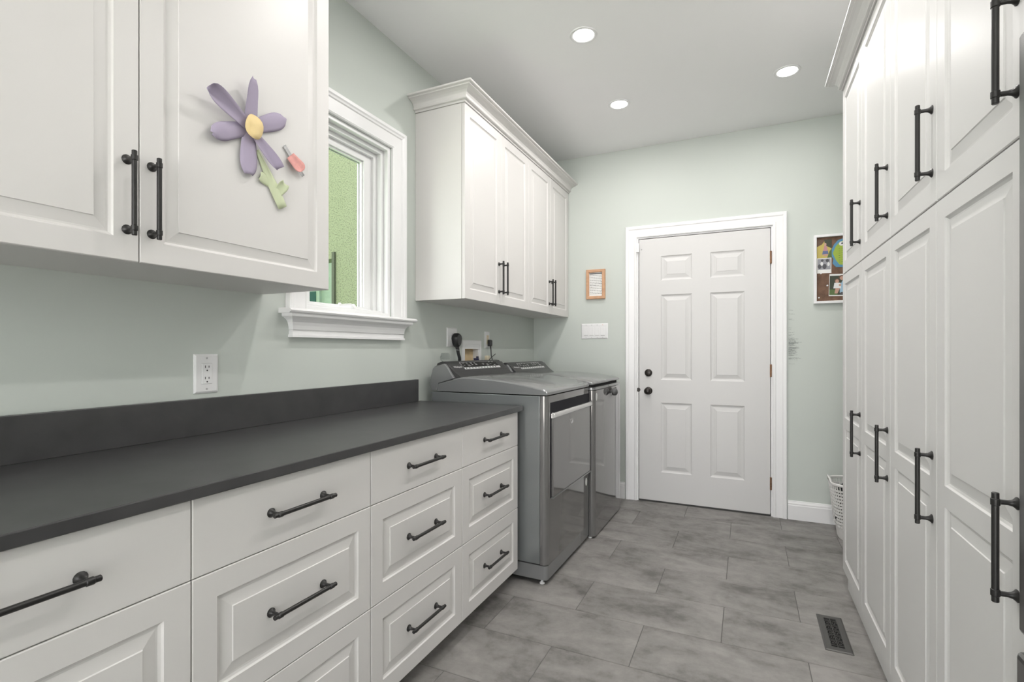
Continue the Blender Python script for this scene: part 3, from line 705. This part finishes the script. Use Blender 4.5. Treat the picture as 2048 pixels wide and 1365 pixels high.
# ------------------------------------------------------------------ things on the back wall
bk = lambda cx, cz: (lambda a,b,n: (a-cx, -n, b-cz))
t = thing('picture_frame', 'small wooden picture frame with lines of text over the switches', 'picture frame', (.549, YB, 1.715))
fpf = [(0,0),(0,.022),(.003,.025),(.021,.025),(.024,.022),(.024,0)]
frame(t, 'frame_side', M['oak'], 'lrtb', .495, .603, 1.619, 1.811, fpf, bk(.549,1.715))
obj('sheet', MB().box(-.055,.055,-.010,-.004,-.097,.097), M['paper'], t)
mb = MB(); mb.box(-.051,.051,-.0112,-.0095,.083,.090)
for r in range(12):
    z = .072-.0135*r; x = -.049
    while x < .048:
        ln = random.uniform(.004,.016); mb.box(x, min(x+ln,.051), -.0108, -.0095, z-.0015, z+.0015); x += ln+.003
o = obj('printed_text', mb, M['ink'], t); o['kind'] = 'stuff'
t = thing('light_switch', 'white four-gang light switch plate left of the door', 'light switch', (.5365, YB, 1.334))
mb = MB(); a, b = .1105, .062
mb.loops([[(-a,0,-b),(a,0,-b),(a,0,b),(-a,0,b)],[(-a,-.003,-b),(a,-.003,-b),(a,-.003,b),(-a,-.003,b)],[(-a+.006,-.0065,-b+.006),(a-.006,-.0065,-b+.006),(a-.006,-.0065,b-.006),(-a+.006,-.0065,b-.006)]])
obj('cover_plate', mb, M['plastic'], t)
for k in range(4):
    x = -.0695+k*.0463
    obj('rocker', MB().add([(x-.0165,-.006,-.033),(x+.0165,-.006,-.033),(x+.0165,-.006,.033),(x-.0165,-.006,.033),(x-.0165,-.0105,-.033),(x+.0165,-.0105,-.033),(x+.0165,-.0075,.033),(x-.0165,-.0075,.033)],
        [(0,1,2,3),(4,7,6,5),(0,4,5,1),(1,5,6,2),(2,6,7,3),(3,7,4,0)]), M['plastic'], t, bevel=.0008)
    obj('rocker_edge', MB().box(x-.0165,x+.0165,-.0075,-.006,-.0352,-.033), M['tape'] if k < 3 else M['plasticdark'], t)
    for z in (.050,-.050): obj('screw', MB().lathe([(.003,0),(.003,.0075),(.002,.008)], (x,0,z), (0,-1,0), 10), M['pink'] if (k == 3 and z > 0) else M['tape'], t)

t = thing('bulletin_board', 'white framed brown bulletin board with pinned photos on the back wall', 'bulletin board', (2.077, YB, 1.494))
frame(t, 'frame_side', M['trim'], 'lrtb', 2.094, 2.50, 1.513, 1.946, [(0,0),(0,.026),(.002,.028),(.015,.028),(.017,.026),(.017,0)], bk(2.077,1.494))
obj('board', MB().box(.014,.428,-.010,-.002,.016,.456), M['cork'], t)
def card(name, label, x0, x1, z0, z1, parts, d=.0112, tilt=0):
    q = thing(name, label, 'photo', (x0, YB-.0102, z0)); w_, h_ = x1-x0, z1-z0
    mb = MB(); mats = [M['paper']]; mb.box(0,w_,-.001,0,0,h_)
    for mk, pts in parts:
        mats.append(M[mk]); mb.cur = len(mats)-1; k = mb.cur
        e = .001+.0002*k
        mb.loops([[(x*w_, -.0008, z*h_) for x, z in pts], [(x*w_, -e, z*h_) for x, z in pts]])
    obj('print', mb, mats, q, rot=(0,tilt,0))
    return q
def el(cx, cz, rx, rz, n=10): return [(cx+rx*math.cos(2*PI*k/n), cz+rz*math.sin(2*PI*k/n)) for k in range(n)]
def rc(a,b,c,d): return [(a,c),(b,c),(b,d),(a,d)]
card('photo', 'autumn snapshot of a seated person, top left of the bulletin board', 2.095, 2.1824, 1.806, 1.9295,
     [('p_yellow',rc(0,1,0,1)),('p_brown',[(0,.62),(.35,.75),(.6,1),(0,1)]),('p_dark',[(.55,.7),(1,.5),(1,1),(.5,1)]),('p_green',[(.7,.0),(1,0),(1,.5),(.85,.35)]),('p_yellow',el(.15,.2,.14,.14)),
      ('p_blue',[(.36,.18),(.78,.2),(.74,.42),(.42,.42)]),('p_pink',[(.42,.38),(.74,.38),(.66,.66),(.5,.66)]),('p_skin',el(.57,.74,.08,.09)),('p_skin',[(.38,.2),(.5,.1),(.74,.12),(.72,.22)])])
card('photo', 'grey instant print with white border below the autumn snapshot', 2.0973, 2.1804, 1.7025, 1.806,
     [('p_grey',rc(.05,.95,.24,.95)),('p_dgrey',el(.18,.45,.14,.15)),('p_dgrey',el(.52,.44,.15,.17)),('p_white',el(.33,.62,.10,.13)),('p_dgrey',el(.72,.82,.12,.1)),('p_white',el(.80,.58,.09,.13)),('p_dgrey',el(.36,.84,.1,.08))])
card('photo', 'picture of a small child held in blue, lower right of the board', 2.165, 2.29, 1.545, 1.6941,
     [('p_dark',rc(.02,.98,.05,.92)),('p_green',rc(.02,.4,.05,.3)),('p_lblue',[(.5,.15),(.98,.12),(.98,.8),(.62,.72),(.5,.5)]),('p_brown',el(.58,.84,.16,.11)),('p_skin',el(.58,.81,.10,.09)),
      ('p_brown',el(.36,.70,.12,.10)),('p_skin',el(.36,.67,.085,.085)),('p_white',[(.2,.35),(.55,.35),(.52,.6),(.24,.6)]),('p_skin',[(.26,.12),(.40,.12),(.50,.36),(.3,.36)]),('p_skin',el(.5,.5,.06,.05)),('p_dgrey',[(.5,.06),(.9,.06),(.8,.2),(.55,.18)])], tilt=.03)
q = thing('paper_fish', 'green and blue cut-out paper fish on the bulletin board', 'decoration', (2.172, YB-.0104, 1.735))
pts = [(0,.10),(.022,.155),(.045,.185),(.09,.2),(.16,.18),(.19,.10),(.16,.02),(.10,.0),(.035,.005),(.015,.03),(.02,.06)]
obj('body', MB().loops([[(x,0,z) for x,z in pts],[(x,-.0012,z) for x,z in pts]]), M['f_blue'], q)
p2 = [(.016,.10),(.034,.145),(.056,.172),(.09,.186),(.15,.165),(.175,.10),(.15,.03),(.10,.014),(.055,.02),(.035,.05)]
obj('scale_sheet', MB().loops([[(x,-.0010,z) for x,z in p2],[(x,-.0020,z) for x,z in p2]]), M['f_green'], q)
obj('eye', MB().lathe([(.014,.0018),(.014,.0028)], (.066,0,.160), (0,-1,0), 14), M['paper'], q); obj('pupil', MB().lathe([(.006,.0027),(.006,.0036)], (.070,0,.162), (0,-1,0), 10), M['blackp'], q)
mb = MB()
for r in range(7):
    for c in range(6): mb.box(.05+c*.016, .059+c*.016, -.0024, -.0018, .035+r*.015+(c % 2)*.003, .037+r*.015+(c % 2)*.003)
obj('scale_marks', mb, M['p_green'], q)['kind'] = 'stuff'
for (x, z, lb) in ((2.119, 1.701, 'white push pin under the grey instant print'), (2.156, 1.617, 'white push pin left of the picture of the child'), (2.107, 1.536, 'pale pin stuck low in the bulletin board corner')):
    q = thing('push_pin', lb, 'pin', (x, YB-.0112, z))
    obj('head', MB().lathe([(.0045,0),(.003,.003),(.0025,.008),(.005,.010),(.005,.012)], (0,0,0), (0,-1,0), 10), M['plastic'], q, auto=40)

# ------------------------------------------------------------------ laundry basket in the nook
t = thing('laundry_basket', 'white woven plastic laundry basket half hidden behind the tall cabinets', 'basket', (2.345, 3.78, 0))
def bring(z, k, n=48):
    L = []
    for i in range(n):
        a = 2*PI*i/n; c, s = math.cos(a), math.sin(a); ex = .62
        L.append((k*.205*math.copysign(abs(c)**ex, c), k*.155*math.copysign(abs(s)**ex, s), z))
    return L
HB = .335
obj('base', MB().loops([bring(.0,.78), bring(.07,.82), bring(.07,.80), bring(.004,.76)], cap0=True, cap1=True), M['basket'], t, auto=40)
for j in range(12):                                    # horizontal weave bands
    z = .075+j*(HB-.09)/12; k = .82+.18*z/HB; mb = MB(); n = 48
    ro = bring(z, k, n); rt = bring(z+.013, k+.006, n)
    L = []
    for i in range(n):
        wv = .0025*(1 if (i+j) % 2 else -1); d = Vector((ro[i][0], ro[i][1], 0)).normalized()
        p, q2 = Vector(ro[i])+d*wv, Vector(rt[i])+d*wv
        L.append([p, q2, q2-d*.004, p-d*.004])
    mb.loops(L+[L[0]], cap0=False, cap1=False)
    obj('weave_band', mb, M['basket'], t)
mb = MB()
lo, hi = bring(.07,.825), bring(HB,.995)
for i in range(48): mb.tube([lo[i], hi[i]], .0032, 5)
st = obj('weave_stakes', mb, M['basket'], t)
L = []
for (dz, k) in ((0,1.0),(.004,1.035),(.014,1.04),(.018,1.02),(.014,.985),(.002,.98)):
    L.append([(x, y, z+dz+ (.020 if abs(y) < .06 and abs(x) > .1 else 0)) for x, y, z in bring(HB, k)])
obj('rim', MB().loops(L+[L[0]], cap0=False, cap1=False), M['basket'], t, auto=50)
obj('drain_slot', MB().lathe([(.012,-.004),(.012,.004)], (-.172,-.066,.13), (-.8,-.6,0), 12), M['blackp'], t)
t2 = thing('dark_laundry', 'crumpled black cloth lying in the white laundry basket', 'cloth', (2.345, 3.78, .075))
V = []; n = 20; L = []
for i, (r, z) in enumerate(((.12,0),(.15,.05),(.16,.12),(.165,.19),(.13,.25),(.07,.275),(.02,.28))):
    L.append([(r*1.05*math.cos(2*PI*k/n)*(1+.12*math.sin(3*k+i)), r*.8*math.sin(2*PI*k/n)*(1+.12*math.cos(2*k+i*1.7)), z+.012*math.sin(k*2.1+i)) for k in range(n)])
obj('crumpled_cloth', MB().loops(L), M['cloth'], t2, auto=70)

# ------------------------------------------------------------------ floor register
t = thing('floor_register', 'dark bronze floor register with scroll grille beside the tall cabinets', 'vent', (1.987, 2.461, 0))
hw, hl = .048, .148; ow, ol = .023, .118
mb = MB()
rect = lambda a, b, z: [(-a,-b,z),(a,-b,z),(a,b,z),(-a,b,z)]
mb.loops([rect(hw,hl,0), rect(hw,hl,.002), rect(hw-.006,hl-.006,.005), rect(ow,ol,.005), rect(ow,ol,.0005)], cap0=False, cap1=False)
obj('frame', mb, M['register'], t)
obj('duct_shade', MB().box(-ow, ow, -ol, ol, .0001, .0006), M['void'], t)  # thin black sheet painted for the dark below the grille
for k in range(5):
    for sx in (-1, 1):
        yc = -.082+k*.041; xc = sx*.0115
        pts = [(xc+sx*(.0105*(1-q/20))*math.cos(q*.42), yc+(.0165*(1-q/24))*math.sin(q*.42), .003) for q in range(17)]
        obj('scroll', MB().tube(pts, .0016, 5), M['register'], t)
for k in range(6):
    yc = -.1025+k*.041
    obj('cross_bar', MB().box(-ow, ow, yc-.0016, yc+.0016, .0006, .0045), M['register'], t)
obj('center_bar', MB().box(-.0014, .0014, -ol, ol, .0006, .0045), M['register'], t)
